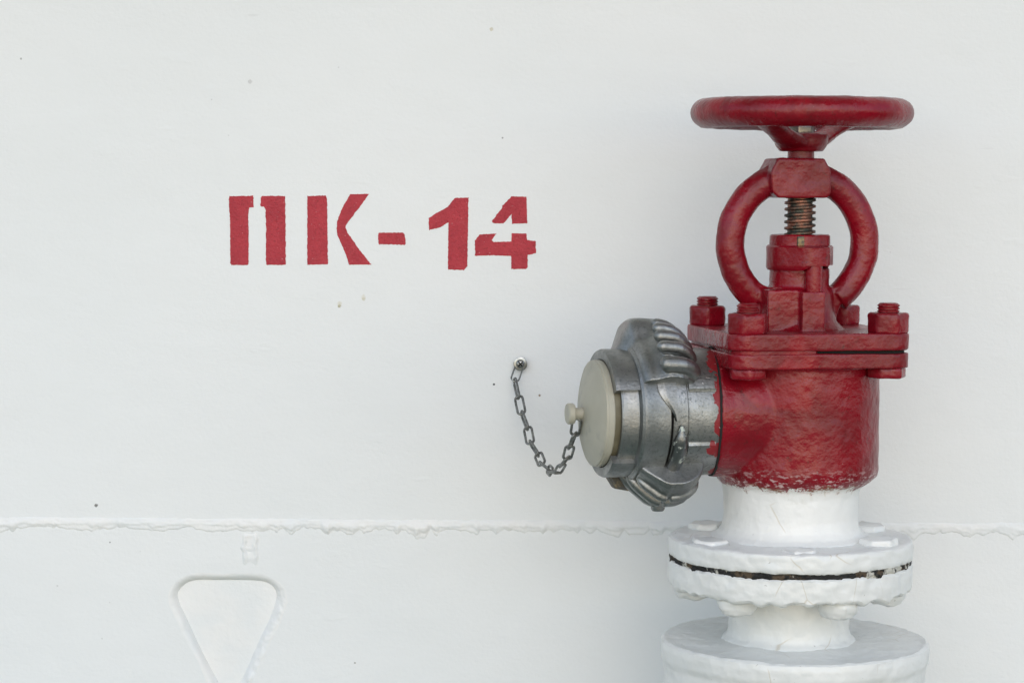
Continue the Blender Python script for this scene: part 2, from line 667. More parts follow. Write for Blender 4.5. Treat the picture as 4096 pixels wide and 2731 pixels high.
# ================================================================== SETTING
def structure(name, bm, mat, label):
    o = add(name, mesh_of(name, bm), mat)
    o['kind'] = 'structure'
    o['label'] = label
    return o


bm = new()
box(bm, -1700, 1300, WALL_Y, WALL_Y + 8, -2, 2046)
wall = structure("wall", bm, M['wall'], "white painted steel wall with a horizontal weld seam")
bm = new()
box(bm, -1700, 1300, -2600, WALL_Y + 8, -12, 0)
for v in bm.verts:
    v.co.z -= 2.5
structure("deck", bm, M['deck'], "grey-green deck the white pipe stands on")
bm = new()
box(bm, -1700, 1300, -1300, WALL_Y + 8, 2050, 2090)
structure("overhead_deck", bm, M['ceil'], "white underside of the deck above, jutting out from the wall")

# weld seam: a bead with a soft upper edge and a ragged, dripping lower edge
bm = new()
X0, X1, DX = -1000.0, 700.0, 1.0
ZT, ZB, DZ = 497.0, 462.0, 0.8
SDZ = at(1000, 2100, WALL_Y).z - 482.2
nx, nzr = int((X1 - X0) / DX), int((ZT - ZB) / DZ)
rows = []
for i in range(nx + 1):
    x = X0 + DX * i
    amt = 1.0 - 0.6 * sstep(-120, -40, x)                     # flatter seam to the right of the valve
    zu = 486.5 + 1.0 * mnoise.noise(Vector((x * 0.03, 4.2, 0))) + 0.5 * mnoise.noise(Vector((x * 0.15, 9.2, 0)))
    d = mnoise.noise(Vector((x * 0.045, 1.1, 0)))
    d2 = mnoise.noise(Vector((x * 0.075, 7.7, 0))) + 0.45 * mnoise.noise(Vector((x * 0.19, 17.7, 0)))
    d3 = mnoise.noise(Vector((x * 0.5, 2.7, 0))) + 0.8 * mnoise.noise(Vector((x * 0.23, 12.7, 0)))
    drip = max(0.0, d2 + 0.35 * d - 0.04) * 14.0 * (0.45 + 0.55 * sstep(-560, -330, x)) * amt
    zl = 481.6 - 1.5 * d - 0.8 * d3 - drip
    hgt = (2.7 + 1.0 * mnoise.noise(Vector((x * 0.05, 3.3, 1)))) * (0.55 + 0.45 * amt)
    row = []
    for k in range(nzr + 1):
        z = ZT - DZ * k
        h = hgt * (0.25 * sstep(zu + 1.6, zu - 0.2, z) + 0.75 * sstep(zu + 1.0, zu - 7.0, z))
        h += 0.5 * (mnoise.noise(Vector((x * 0.16, z * 0.30, 5))) + 0.5 * mnoise.noise(Vector((x * 0.4, z * 0.6, 8)))) * sstep(zu + 1, zu - 2, z)
        sof = 0.4 + 1.0 * abs(mnoise.noise(Vector((x * 0.03, 6.6, 2))))
        h *= sstep(zl - sof, zl + 0.8 + sof, z) * (0.6 + 0.4 * sstep(zl + 1, zl + 6, z))
        zl2 = zl - 1.0 - 6.0 * abs(mnoise.noise(Vector((x * 0.09, 15.5, 0))))
        h = max(h, 0.7 * sstep(zl2 - 0.6, zl2 + 1.0, z) * sstep(zu, zu - 4, z))
        h -= 0.35 * (1 - sstep(0.02, 0.2, h))
        row.append(bm.verts.new((x, WALL_Y - h, z + SDZ)))
    rows.append(row)
for A, B in zip(rows, rows[1:]):
    for k in range(nzr):
        bm.faces.new((A[k], A[k + 1], B[k + 1], B[k]))
o = part("weld_seam", bm, M['weld'], wall, 60)

# short vertical weld above the triangular plate
bm = new()
pa, pb = at(1001, 2128, WALL_Y), at(1001, 2268, WALL_Y)
rows = []
N = 46
for i in range(N + 1):
    z = pa.z + (pb.z - pa.z) * i / N
    w = 4.6 + 1.0 * mnoise.noise(Vector((z * 0.2, 0, 3)))
    fade = sstep(0, 6, i) * sstep(N, N - 14, i) * (0.95 + 0.8 * mnoise.noise(Vector((z * 0.16, 8, 3))))
    row = []
    for k in range(21):
        u = -10 + k
        x = pa.x + u + 2.6 * mnoise.noise(Vector((z * 0.11, 5, 0)))
        edge = math.exp(-((abs(u) - w) / 1.3) ** 2)
        h = fade * (1.3 * edge + 0.35 * sstep(w + 1, w - 1, abs(u)) * (1 + mnoise.noise(Vector((u * .3, z * .3, 0)))))
        h -= 0.3 * (1 - sstep(0.03, 0.2, h))
        row.append(bm.verts.new((x, WALL_Y - h, z)))
    rows.append(row)
for A, B in zip(rows, rows[1:]):
    for k in range(20):
        bm.faces.new((A[k], A[k + 1], B[k + 1], B[k]))
part("vertical_weld", bm, M['weld'], wall, 60)

# raised triangular plate with its fillet weld
F6 = 700 / 1405
tri_px = [(262, 790), (300, 765), (360, 748), (500, 748), (640, 748), (780, 750), (880, 755), (940, 768), (985, 800), (1010, 850),
          (1008, 900), (990, 965), (960, 1050), (915, 1140), (870, 1230), (825, 1335), (780, 1440), (735, 1535), (695, 1610),
          (665, 1650), (635, 1662), (605, 1650), (575, 1620), (545, 1568), (475, 1440), (400, 1300), (350, 1190), (300, 1080),
          (262, 1000), (225, 920), (214, 870), (228, 825)]
tri = []
for x, y in tri_px:
    p = at(600 + x * F6, 1950 + y * F6, WALL_Y)
    tri.append(Vector((p.x, 0, p.z)))


def smooth_loop(P, it):
    for _ in range(it):
        Q = []
        for a, b in zip(P, P[1:] + P[:1]):
            Q.append(a * 0.75 + b * 0.25)
            Q.append(a * 0.25 + b * 0.75)
        P = Q
    return P


tri = smooth_loop(tri, 3)
cen = sum(tri, Vector()) / len(tri)
n = len(tri)
DEPTH = 5.6
bm = new()
prism_y(bm, [(p.x, p.z) for p in [q + (q - cen).normalized() * 1.5 for q in tri]], WALL_Y + DEPTH, WALL_Y + 7.7, 0)
part("triangular_plate", bm, M['weld'], wall, 30)
bm = new()
rows, hole = [], []
for i, p in enumerate(tri):
    t = (tri[(i + 1) % n] - tri[i - 1]).normalized()
    nv = Vector((t.z, 0, -t.x))
    if nv.dot(p - cen) < 0:
        nv = -nv
    right = sstep(0.3, 0.8, nv.x) * sstep(0.9, 0.2, nv.z)
    wid = 7.0 + 1.5 * right + 2.0 * mnoise.noise(p * 0.05) + right * 2.5 * abs(mnoise.noise(p * 0.22))
    row = []
    for k in range(21):
        u = wid * k / 20.0
        q = p + nv * u
        f = k / 20.0
        h = -(DEPTH + 0.3) * (1 - f) ** 2.4                      # rounded lip falling into the recess
        lump = sstep(0.05, 0.3, f) * sstep(1.0, 0.75, f)
        h += lump * (0.25 + 0.8 * right) * (-0.1 + mnoise.noise(q * 0.16) + 0.5 * mnoise.noise(q * 0.4))
        row.append(bm.verts.new((q.x, WALL_Y - h, q.z)))
    hole.append((row[-1].co.x, row[-1].co.z))
    rows.append(row)
for i in range(n):
    A, B = rows[i], rows[(i + 1) % n]
    for k in range(20):
        bm.faces.new((A[k], A[k + 1], B[k + 1], B[k]))
part("fillet_weld", bm, M['weld'], wall, 70)
# the wall sheet, cut out round the recess
bm = new()
rim = [bm.verts.new(c) for c in ((-1700, WALL_Y, -2), (1300, WALL_Y, -2), (1300, WALL_Y, 2046), (-1700, WALL_Y, 2046))]
cut = [bm.verts.new((x, WALL_Y, z)) for x, z in hole]
es = [bm.edges.new((L[i], L[(i + 1) % len(L)])) for L in (rim, cut) for i in range(len(L))]
bmesh.ops.triangle_fill(bm, edges=es, use_beauty=True)
for f in bm.faces:
    f.normal_update()
    if f.normal.y > 0:
        f.normal_flip()
back = [bm.verts.new((v.co.x, WALL_Y + 8, v.co.z)) for v in rim]
for i in range(4):
    j = (i + 1) % 4
    bm.faces.new((rim[i], rim[j], back[j], back[i]))
bm.faces.new(back)
me = mesh_of("wall", bm, 30)
wall.data = me
me.materials.append(M['wall'])

# ================================================================== STENCILLED MARKING
mk0 = wp(1530, 925)
marking = thing("stencil_marking", "red stencilled lettering with number 14 painted on the white wall", "lettering",
                (mk0[0] * 1000, mk0[1] * 1000, mk0[2] * 1000))
E5 = 1400 / 2352
glyphs = [
    ("letter", [[(112, 143), (275, 140), (275, 218), (245, 220), (240, 300), (243, 400), (242, 598), (236, 606), (128, 605), (120, 592), (118, 300), (110, 180)],
                [(323, 155), (335, 141), (488, 142), (490, 300), (493, 604), (368, 604), (360, 598), (358, 235), (345, 215), (323, 210)]]),
    ("letter", [[(637, 142), (762, 138), (770, 170), (772, 300), (775, 600), (637, 603)],
                [(925, 130), (1052, 127), (1000, 200), (905, 325), (895, 345), (905, 385), (985, 500), (1068, 602), (918, 603), (895, 530), (840, 405), (834, 350), (838, 310), (870, 225)]]),
    ("dash", [[(1120, 388), (1280, 387), (1292, 400), (1298, 462), (1290, 470), (1118, 466), (1112, 430), (1113, 395)]]),
    ("digit", [[(1628, 155), (1720, 152), (1718, 300), (1712, 615), (1690, 640), (1582, 635), (1585, 320), (1530, 352), (1455, 370), (1453, 290), (1490, 265), (1580, 215)]]),
    ("digit", [[(2008, 143), (2110, 147), (2115, 325), (2012, 328), (2010, 262), (1958, 326), (1890, 325), (1876, 310), (1945, 225), (1950, 205), (1985, 170)],
               [(1795, 400), (1908, 393), (1875, 440), (1890, 450), (2008, 447), (2010, 392), (2110, 393), (2115, 437), (2172, 445), (2173, 525), (2118, 540), (2118, 622), (2105, 632), (2008, 632), (2007, 545), (1900, 540), (1765, 543), (1763, 440)]])]
for name, polys in glyphs:
    bm = new()
    for poly in polys:
        P = []
        for x, y in poly:
            p = at(850 + x * E5, 700 + y * E5, WALL_Y)
            P.append((p.x, p.z))
        P = refine(P + [P[0]], 0.7)[:-1]
        Q = []
        for x, z in P:
            v = Vector((x, 0, z))
            Q.append((x + 0.45 * nz(v, 0.9) + 0.3 * nz(v, 0.3), z + 0.45 * nz(v + Vector((50, 0, 9)), 0.9)))
        prism_y(bm, Q, WALL_Y - 0.22, WALL_Y + 0.5)
    for v in bm.verts:
        v.co -= Vector(mk0) * 1000
    part(name, bm, M['letter'], marking, 30)

# ================================================================== PIPE STAND (white)
ZS = 476.0
stand = thing("pipe_stand", "thickly painted white pipe pedestal with round flanges under the red valve", "pipe", (0, 0, 0))
bm = new()
lathe(bm, [(0, 477.6), (86.8, 477.6), (88.3, 476.2), (88.6, 468), (88.2, 462), (86.5, 460), (83, 459.2), (0, 459.2)], 260, step=1.5)
roughen(bm, 0.8, 0.15, 1.2, 0.045)
roughen(bm, 0.25, 0.42)
bm.normal_update()
for v in bm.verts:                                     # sagging drips along the lower edge
    r = math.hypot(v.co.x, v.co.y)
    if v.co.z < 463 and r > 70:
        a = math.atan2(v.co.y, v.co.x)
        v.co.z -= 4.5 * max(0.0, mnoise.noise(Vector((math.cos(a) * 9, math.sin(a) * 9, 2)))) * sstep(70, 82, r)
bmesh.ops.translate(bm, verts=bm.verts[:], vec=(-4, 0, 0))
part("flange", bm, M['white'], stand)
bm = new()
lathe(bm, [(0, 462), (43.6, 462), (43.8, 440), (43.8, 428), (45, 423.5), (48, 421), (50, 417), (0, 417)], 128, step=2.5)
roughen(bm, 0.7, 0.07, 0.6, 0.2)
bmesh.ops.translate(bm, verts=bm.verts[:], vec=(-4, 0, 0))
part("pipe_neck", bm, M['white'], stand)
bm = new()
lathe(bm, [(0, 420.6), (60, 420.2), (90, 420.0), (94.5, 420.4), (96.6, 419.0), (97.3, 415), (96.8, 408), (94.8, 403), (94.3, 395),
           (94.8, 370), (95, 350)], 260, step=1.8)
for f in [f for f in bm.faces if len(f.verts) > 4]:
    pass
lathe(bm, [(0, 352), (94.6, 352), (94.6, 0), (0, 0)], 96)
roughen(bm, 0.9, 0.05, 0.6, 0.15)
roughen(bm, 0.2, 0.4)
part("drum", bm, M['white'], stand)
bm = new()
lathe(bm, [(0, 1.5), (13, 1.5), (14, -2), (13.4, -7), (10.5, -11), (5, -13), (0, -13)], 32, step=1.5)
roughen(bm, 1.4, 0.12, 0.6, 0.3)
me_nut_w = mesh_of("painted_nut", bm, 60)
for deg in (-128, -68, -8, 52, 112, 172):
    a = R(deg)
    add("nut", me_nut_w, M['white'], stand, (70 * math.cos(a) - 4, 70 * math.sin(a), 459.5), (0, 0, a * 2))
bm = new()
lathe(bm, [(0, 481.6), (86.2, 481.6), (86.8, 479), (86.2, 476.5), (0, 476.5)], 320, step=1.2)
roughen(bm, 2.6, 0.16, 1.6, 0.5)
bmesh.ops.translate(bm, verts=bm.verts[:], vec=(-4, 0, 0))
part("gasket", bm, M['gasket'], stand)
# ================================================================== FIRE VALVE
VA = R(11.0)
valve = thing("fire_valve", "red cast iron angle valve with handwheel bolted on a white flange", "valve", (0, 0, ZS), VA)


def vpart(name, bm, mat, angle=38, parent=None):
    for v in bm.verts:
        v.co.z -= ZS
    return part(name, bm, mat, parent or valve, angle)


# body: barrel, top flange, outlet boss, neck; blended like a casting
bm = new()
lathe(bm, [(0, 630), (57, 630), (58.3, 622), (58.6, 600), (58.8, 556), (59.0, 546), (58.2, 541), (55, 536.5), (50.5, 533), (48.8, 527),
           (48.4, 510), (49.5, 503), (52.5, 498.5), (58, 495.5), (58, 490), (0, 490)], 128)
for v in bm.verts:
    k = 4.0 * sstep(545, 528, v.co.z)
    v.co.x -= k * math.cos(VA)
    v.co.y += k * math.sin(VA)
prism(bm, [(x - 2.2, y) for x, y in rounded_square(66, 15)], 621.6, 632.2)
bt = new()
lathe(bt, [(0, 0), (40, 0), (49.5, 30), (49.2, 46), (47.8, 56), (47.2, 60), (47.2, 68), (0, 68)], 96, 'X', (0, 0, 587))
for v in bt.verts:
    v.co.z = min(v.co.z, 630)
    if v.co.x < -66:
        v.co.x = -64.8 + 0.11 * v.co.y
merge(bm, bt)
body = vpart("body", bm, M['body'])
voxel(body, 1.0, 5, 1.3, 0.016)
bm = new()
ring_loop(bm, [(46.6, 63.6), (46.6, 65.9), (44, 65.9), (44, 63.6)], 96, 'X', (0, 0, 587))
for v in bm.verts:
    v.co.x = v.co.x + 0.11 * v.co.y
vpart("joint_gap_shade", bm, M['dark'])  # solid black ring; its colour stands in for the shaded gap at the joint
# bottom flange (white)
bm = new()
lathe(bm, [(0, 495.4), (60, 495.4), (86, 495.2), (87.6, 494.2), (88.2, 492), (88.2, 484), (87.4, 481.8), (86, 481), (0, 481)], 220, step=1.8)
roughen(bm, 0.8, 0.05, 0.7, 0.16)
roughen(bm, 0.3, 0.4)
for v in bm.verts:
    v.co.x -= 4.0 * math.cos(VA)
    v.co.y += 4.0 * math.sin(VA)
vpart("bottom_flange", bm, M['white'])
bm = new()
prism(bm, [(14.2 * math.cos(R(60 * k)), 14.2 * math.sin(R(60 * k))) for k in range(6)], -2, 6.2, 2.4, 4)
bmesh.ops.subdivide_edges(bm, edges=bm.edges[:], cuts=2, use_grid_fill=True)
roughen(bm, 1.6, 0.10, 0.9, 0.25)
me_head_w = mesh_of("painted_bolt_head", bm, 60)
for k, deg in enumerate((-32, -92, -152, 148, 88, 28)):
    a = R(deg) - VA
    add("bolt_head", me_head_w, M['white'], valve, (69 * math.cos(a) - 4, 69 * math.sin(a), 495 - ZS - (1.6, 5.0, 3.6, 1.5, 1.5, 1.5)[k]), (0, 0, a * 1.7))

# bonnet plate
bm = new()
prism(bm, [(x - 2.2, y) for x, y in rounded_square(66, 14.5)], 634.4, 646.2, 1.3, 3)
bmesh.ops.triangulate(bm, faces=[f for f in bm.faces if len(f.verts) > 4])
plate = vpart("bonnet_plate", bm, M['red'])
voxel(plate, 0.9, 3, 0.9, 0.012)
bm = new()
prism(bm, rounded_square(61.5, 12), 631.5, 635, 0)
vpart("gasket", bm, M['dark'])
bm = new()
pts = [(x, y) for x, y in rounded_square(65.2, 14) if x < -8 or y > 0]
i0 = next(i for i, (x, y) in enumerate(pts) if x < -8 and y < 0)
pts.append((-8, -64.6))
prism(bm, sorted(pts, key=lambda p: math.atan2(p[1] - 20, p[0] + 30)), 631.7, 635.2, 0)
vpart("seam_filler", bm, M['red'])

# bonnet casting: yoke ring, top boss, web, column (one casting)
bm = new()
path, rad = [], []
CXR, CZR = -1.5, 707.7
for k in range(0, 97):
    a = R(-90 + 36) + R(288) * k / 96
    path.append(Vector((CXR + 50.5 * math.cos(a), 0, CZR + 49.2 * math.sin(a))))
    rad.append((9.6, 10.4))
tube(bm, path, rad, 24)
# boss
bz = [(-25.5, 744), (-21.5, 740.2), (15.0, 740.2), (17.5, 743), (17.5, 759), (12.5, 768.4), (-22, 768.4), (-27, 759)]
prism_y(bm, bz, -16.5, 16.5)
# web between the legs of the yoke, under the ring opening
prism_y(bm, [(-36, 655), (-31, 668), (-34, 680), (-24, 676), (24, 676), (34, 680), (31, 668), (27, 655), (24, 640), (-40, 640)], -7, 7)
# column with front rib
lathe(bm, [(0, 676.5), (22, 676.5), (24, 672), (25, 660), (27, 652), (32, 647), (38, 644), (0, 644)], 64)
prism(bm, [(-8.5, -34.5), (8.6, -34.5), (9.5, 6), (-8.5, 6)], 644, 674)
prism(bm, [(-31, -25.5), (-6, -27), (-6, 10), (-31, 10)], 644, 675)
lathe(bm, [(0, 690), (21.5, 690), (21.5, 640), (0, 640)], 64)
bonnet = vpart("yoke", bm, M['red'])
voxel(bonnet, 0.9, 6, 1.3, 0.014)

# gland follower with its studs
bm = new()
lathe(bm, [(0, 713.8), (20.8, 713.8), (21.7, 712.8), (21.8, 700), (0, 700)], 64, step=2)
roughen(bm, 0.3, 0.15)
gl = vpart("gland", bm, M['red'])
bm = new()
lathe(bm, [(0, 706.2), (22.8, 706.2), (23.9, 705.0), (24.0, 690.5), (22.9, 688.4), (0, 688.4)], 64, step=2)
for v in bm.verts:
    if v.co.y < -14 and v.co.z < 706:
        v.co.y -= 8.0 * sstep(-14, -22, v.co.y) * sstep(-16, -2, v.co.x)
for v in bm.verts:                                     # oblong flange, cut away on the front right
    if v.co.z < 692 and v.co.x > -8 and v.co.y < 4:
        v.co.z += 5.5 * sstep(-9, 4, v.co.x)
roughen(bm, 0.35, 0.1)
vpart("collar", bm, M['red'], parent=valve)
bm = new()
lathe(bm, [(0, 698), (6.0, 698), (6.0, 672), (0, 672)], 24, step=3, origin=(2.5, -25.5, 0))
roughen(bm, 0.3, 0.2)
vpart("gland_stud", bm, M['red'])
bm = new()
box(bm, -8.5, -3.5, -22.2, -19, 705.5, 713.0, 0.8)
vpart("gland_slot", bm, M['grimy'])

# stem
bm = new()
NT_, NZ_ = 56, 190
rows = []
for i in range(NZ_ + 1):
    z = 711 + 31 * i / NZ_
    row = []
    for k in range(NT_):
        a = 2 * math.pi * k / NT_
        f = ((z / 4.55) - a / (2 * math.pi)) % 1.0
        r = 9.0 + 2.3 * sstep(0.08, 0.24, f) * sstep(0.72, 0.56, f)
        row.append(bm.verts.new((r * math.cos(a), r * math.sin(a), z)))
    rows.append(row)
for A, B in zip(rows, rows[1:]):
    for k in range(NT_):
        j = (k + 1) % NT_
        bm.faces.new((A[k], A[j], B[j], B[k]))
bm.faces.new(rows[0][::-1])
bm.faces.new(rows[-1])
vpart("threaded_stem", bm, M['bronze'], 30)
bm = new()
lathe(bm, [(0, 776), (9.5, 776), (9.6, 767), (0, 767)], 40, step=2)
vpart("stem_neck", bm, M['red'])

# cover bolts
def hexpts(r, rot=0):
    return [(r * math.cos(R(60 * k) + rot), r * math.sin(R(60 * k) + rot)) for k in range(6)]


def rough_hex(r, z0, z1, bev, amp=0.35):
    b = new()
    prism(b, hexpts(r), z0, z1, bev, 3)
    bmesh.ops.subdivide_edges(b, edges=b.edges[:], cuts=2, use_grid_fill=True)
    roughen(b, amp, 0.15, amp * 0.5, 0.4)
    return b


me_nut = mesh_of("nut", rough_hex(15.0, -0.6, 14.2, 2.3, 0.6), 45)
bm = new()
prof = [(0, 21), (6.2, 21), (7.4, 20)]
z = 20.0
while z > 14:
    prof += [(7.9, z - 0.5), (7.9, z - 1.1), (7.1, z - 1.6), (7.1, z - 1.9)]
    z -= 2.0
prof += [(7.2, 10), (0, 10)]
lathe(bm, prof, 32)
roughen(bm, 0.25, 0.2)
me_stud = mesh_of("stud", bm, 40)
me_bh = mesh_of("bolt_head", rough_hex(14.2, -7.6, 0.4, 1.8), 45)
rots = [R(4), R(38), R(17), R(33)]
for k, (sx, sy) in enumerate(((-1, -1), (1, -1), (-1, 1), (1, 1))):
    x, y = sx * 51.5 - 2.2, sy * 51.5
    nut = add("nut", me_nut, M['red'], valve, (x, y, 646.0 - ZS), (0, 0, rots[k]))
    add("stud", me_stud, M['red'], valve, (x, y, 646.0 - ZS), (0, 0, rots[k] * 3))
    add("bolt_head", me_bh, M['red'], valve, (x * 0.99, y * 0.99, 621.8 - ZS), (0, 0, rots[k] + 0.3))

# handwheel
wheel = add("handwheel", None, None, valve)
bm = new()
prof = []
for k in range(24):
    a = 2 * math.pi * k / 24
    prof.append((68.9 + 10.9 * math.cos(a), 800.6 + 10.3 * math.sin(a) + (-0.6 if math.sin(a) < -0.9 else 0)))
ring_loop(bm, prof, 144)
roughen(bm, 0.45, 0.05, 0.3, 0.18)
wheel_mesh = mesh_of("handwheel", bm)
wheel_mesh.transform(Matrix.Translation((0, 0, -ZS * MM)))
COL.objects.unlink(wheel)
bpy.data.objects.remove(wheel)
wheel = add("handwheel", wheel_mesh, M['red'], valve)
bm = new()
prism(bm, [(19.5 * math.cos(R(22.5 + 45 * k)), 19.5 * math.sin(R(22.5 + 45 * k))) for k in range(8)], 777.5, 786.5, 1.5, 2)
lathe(bm, [(0, 786), (19, 786), (19.5, 782), (18.6, 777.5), (15.6, 773.4), (0, 773.4)], 48)
for deg in (-124, 50, 102):                            # spoke roots cast with the hub
    d = Vector((math.cos(R(deg) - VA), math.sin(R(deg) - VA), 0))
    tube(bm, [d * 4 + Vector((0, 0, 779.5)), d * 16 + Vector((0, 0, 780.5)), d * 24 + Vector((0, 0, 783)), d * 32 + Vector((0, 0, 786))],
         [(5.5, 14), (5.5, 13), (5.2, 11.5), (4.8, 10.2)], 20, flat=(0, 0, 1))
hub = vpart("hub", bm, M['red'], parent=wheel)
voxel(hub, 0.8, 9, 0.7, 0.012)
for deg in (-124, 50, 102):
    a = R(deg) - VA
    d = Vector((math.cos(a), math.sin(a), 0))
    bm = new()
    path = [d * 27 + Vector((0, 0, 784.1)), d * 40 + Vector((0, 0, 789)), d * 54 + Vector((0, 0, 794)), d * 66 + Vector((0, 0, 797.5))]
    path = [path[0].lerp(path[1], q / 4) for q in range(4)] + path[1:]
    tube(bm, path, [(4.9, 10.4), (4.8, 10.2), (4.7, 10.1), (4.7, 10), (4.7, 10), (4.8, 10.3), (5.5, 12.5)], 20, flat=(0, 0, 1))
    roughen(bm, 0.4, 0.1)
    vpart("spoke", bm, M['red'], 60, parent=wheel)
bm = rough_hex(10.5, 785.5, 793, 1.2)
vpart("wheel_nut", bm, M['zinc'], 45, parent=wheel)

# ================================================================== HOSE COUPLING
CA = R(14.0)
ZC = 587.0
coup = thing("hose_coupling", "grey cast aluminium hose coupling with ridged grips on the left of the valve", "coupling", (-0.7, 3.3, ZC), CA)
bm = new()
lathe(bm, [(0, 63), (45.0, 63), (45.6, 69), (45.6, 95.6), (45.2, 96.2), (45.9, 97), (46.1, 106), (45.2, 107.2), (0, 107.2)], 128, 'X')
part("collar", bm, M['alup'], coup, 25)
for t0, t1 in ((52, 67), (112, 127), (-40, -24), (176, 192), (-110, -95)):
    bm = new()
    sector(bm, 44, lambda s, t: 47.6 - 1.4 * sstep(0.30, 0.5, abs((t - (t0 + t1) / 2) / (t1 - t0))), 75.5, 95.5, t0, t1, 4, 12)
    part("wrench_rib", bm, M['alup'], coup, 30)
# clamp ring
bm = new()
lathe(bm, [(0, 109.0), (46.5, 109.0), (47.6, 110.0), (47.8, 124), (48.6, 126), (48.6, 128.6), (47.2, 130.2), (42.6, 131.2), (41.6, 133),
           (41.4, 142), (40.6, 143.2), (37.4, 143.2), (37, 141), (0, 141)], 128, 'X')
part("clamp_ring", bm, M['alu'], coup, 30)
# raised blocks under the grips
for t0, t1, nm in ((-44, 64, 0), (135, 238, 1)):
    bm = new()
    sector(bm, 38.5, lambda s, t: 45.6 - 0.9 * sstep(146.2, 147.6, s), 129.5, 147.6, t0, t1, 10, 36)
    part("raised_block", bm, M['alu'], coup, 30)


def grip(prof, t0, t1, s0, s1, ridges, r_s0, r_s1, tlo, thi, amp, web=0.0, sharp=0.6):
    def rout(s, t):
        r = interp(prof, s)
        ed = sstep(t0 - 0.1, t0 + 7, t) * sstep(t1 + 0.1, t1 - 5, t)
        r = r - (1 - ed) * 3.0
        m = sstep(r_s1 + 2.5, r_s1 - 0.5, s) * sstep(r_s0 - 1, r_s0 + 2, s) * sstep(tlo - 2, tlo + 2, t) * sstep(thi + 2, thi - 2, t)
        ph = (t - tlo) / (thi - tlo) * ridges
        w = 0.5 - 0.5 * math.cos(2 * math.pi * ph)
        r -= web * sstep(tlo - 8, tlo + 6, t) * sstep(r_s1, r_s1 + 3.5, s) * sstep(s1, s1 - 14, s)
        r += m * (amp * (w ** sharp) - amp * 0.15)
        return max(r, 39.5)
    b = new()
    sector(b, 38.5, rout, s0, s1, t0, t1, 72, 150)
    return b




def finger(b, prof, t, s0, s1, rad, lift, t_shift=0.0):
    path, rr = [], []
    for k in range(19):
        f = k / 18
        q = s0 + (s1 - s0) * f
        a = R(t + t_shift * f)
        r = interp(prof, q) - rad + lift
        path.append(Vector((-q, -r * math.sin(a), r * math.cos(a))))
        e = rad * min(1.0, math.sqrt(max(0.05, 1 - (1 - min(1, f * 6)) ** 2)), math.sqrt(max(0.05, 1 - (1 - min(1, (1 - f) * 6)) ** 2)))
        rr.append((e, e * 1.05))
    tube(b, path, rr, 14, flat=(1, 0, 0))


up_prof = [(87.5, 49), (90, 54.5), (93, 58.5), (97, 62.5), (102, 65.4), (107, 66.6), (118, 67.4), (124, 67.2), (127, 65), (130.5, 57), (134, 49.0), (136.5, 45)]


def up_base(s, t):
    r = interp(up_prof, s)
    side = sstep(-2, 16, t)
    r -= side * (8.0 + 5.5 * sstep(110, 121, s))
    r -= 6.0 * sstep(-24, -35, t)
    return max(r, 43.0)


bm = new()
sector(bm, 36, up_base, 87.5, 136.5, -35, 60, 50, 60)
for t, s1, rad in ((4, 112, 4.2), (15.5, 115, 4.5), (27, 117.5, 4.6), (38.5, 118.5, 4.6), (52, 119.5, 5.5)):
    finger(bm, up_prof, t, 88.0, s1, rad, 0.9)
o = part("upper_grip", bm, M['alu'], coup, 50)
voxel(o, 0.8, 2)
lo_prof = [(80, 50), (82, 56), (86, 61), (92, 65.5), (98, 67.6), (108, 67.8), (112, 66), (118, 61), (124, 55.5), (129, 50), (133, 46)]


def lo_base(s, t):
    r = interp(lo_prof, s) - 7.5
    r -= 5.0 * sstep(205, 222, t)
    return max(r, 42.5)


bm = new()
sector(bm, 36, lo_base, 80, 133, 138, 222, 50, 50)
sector(bm, 36, lambda s, t: max(43.0, interp(lo_prof, s) - 3.2 - 1.5 * sstep(141, 137, t)), 80, 127, 137, 155, 40, 14)
for t, s0, s1, rad in ((153, 82, 127, 3.6), (166.5, 84, 131, 4.6), (180, 86, 133, 4.8), (194, 86, 133, 4.8), (208, 86, 131, 4.6)):
    finger(bm, lo_prof, t, s0, s1, rad, 0.4)
o = part("lower_grip", bm, M['alu'], coup, 50)
voxel(o, 0.8, 2)
bm = new()
lathe(bm, [(0, -71), (4, -71), (5, -69.5), (5, -60), (0, -60)], 20, 'Z', (-104, 0, 0))
part("casting_nub", bm, M['alu'], coup)
# grip seen behind the lower one, stained brown
bm = grip([(110, 48), (114, 54), (124, 58), (134, 56), (138, 50), (141, 45)], 182, 236, 108, 141, 2, 112, 138, 188, 230, 1.5)
part("rear_grip", bm, M['grimy'], coup, 50)
# sloped cam on the ring edge and the hook of the mating half
bm = new()
sector(bm, 44, lambda s, t: 49.8 - 1.2 * sstep(114, 118.5, s), 105.5, 118.5, 50, 92, 10, 30)
for v in bm.verts:
    t = math.degrees(math.atan2(-v.co.y, v.co.z))
    k = 1.0 - 0.92 * sstep(64, 93, t)
    v.co.x = -105.5 + (v.co.x + 105.5) * k
part("cam", bm, M['alu'], coup, 35)
bm = new()
path, rad = [], []
for k in range(25):
    t = 96 + 46 * k / 24
    a = R(t)
    s = 102.0 + 1.5 * sstep(120, 140, t)
    path.append(Vector((-s, -48.2 * math.sin(a), 48.2 * math.cos(a))))
    w = 1.2 + 3.9 * sstep(94, 112, t)
    rad.append((w, min(4.4, w)))
tube(bm, path, rad, 16, flat=(1, 0, 0))
roughen(bm, 0.5, 0.15)
part("hook", bm, M['hook'], coup, 60)

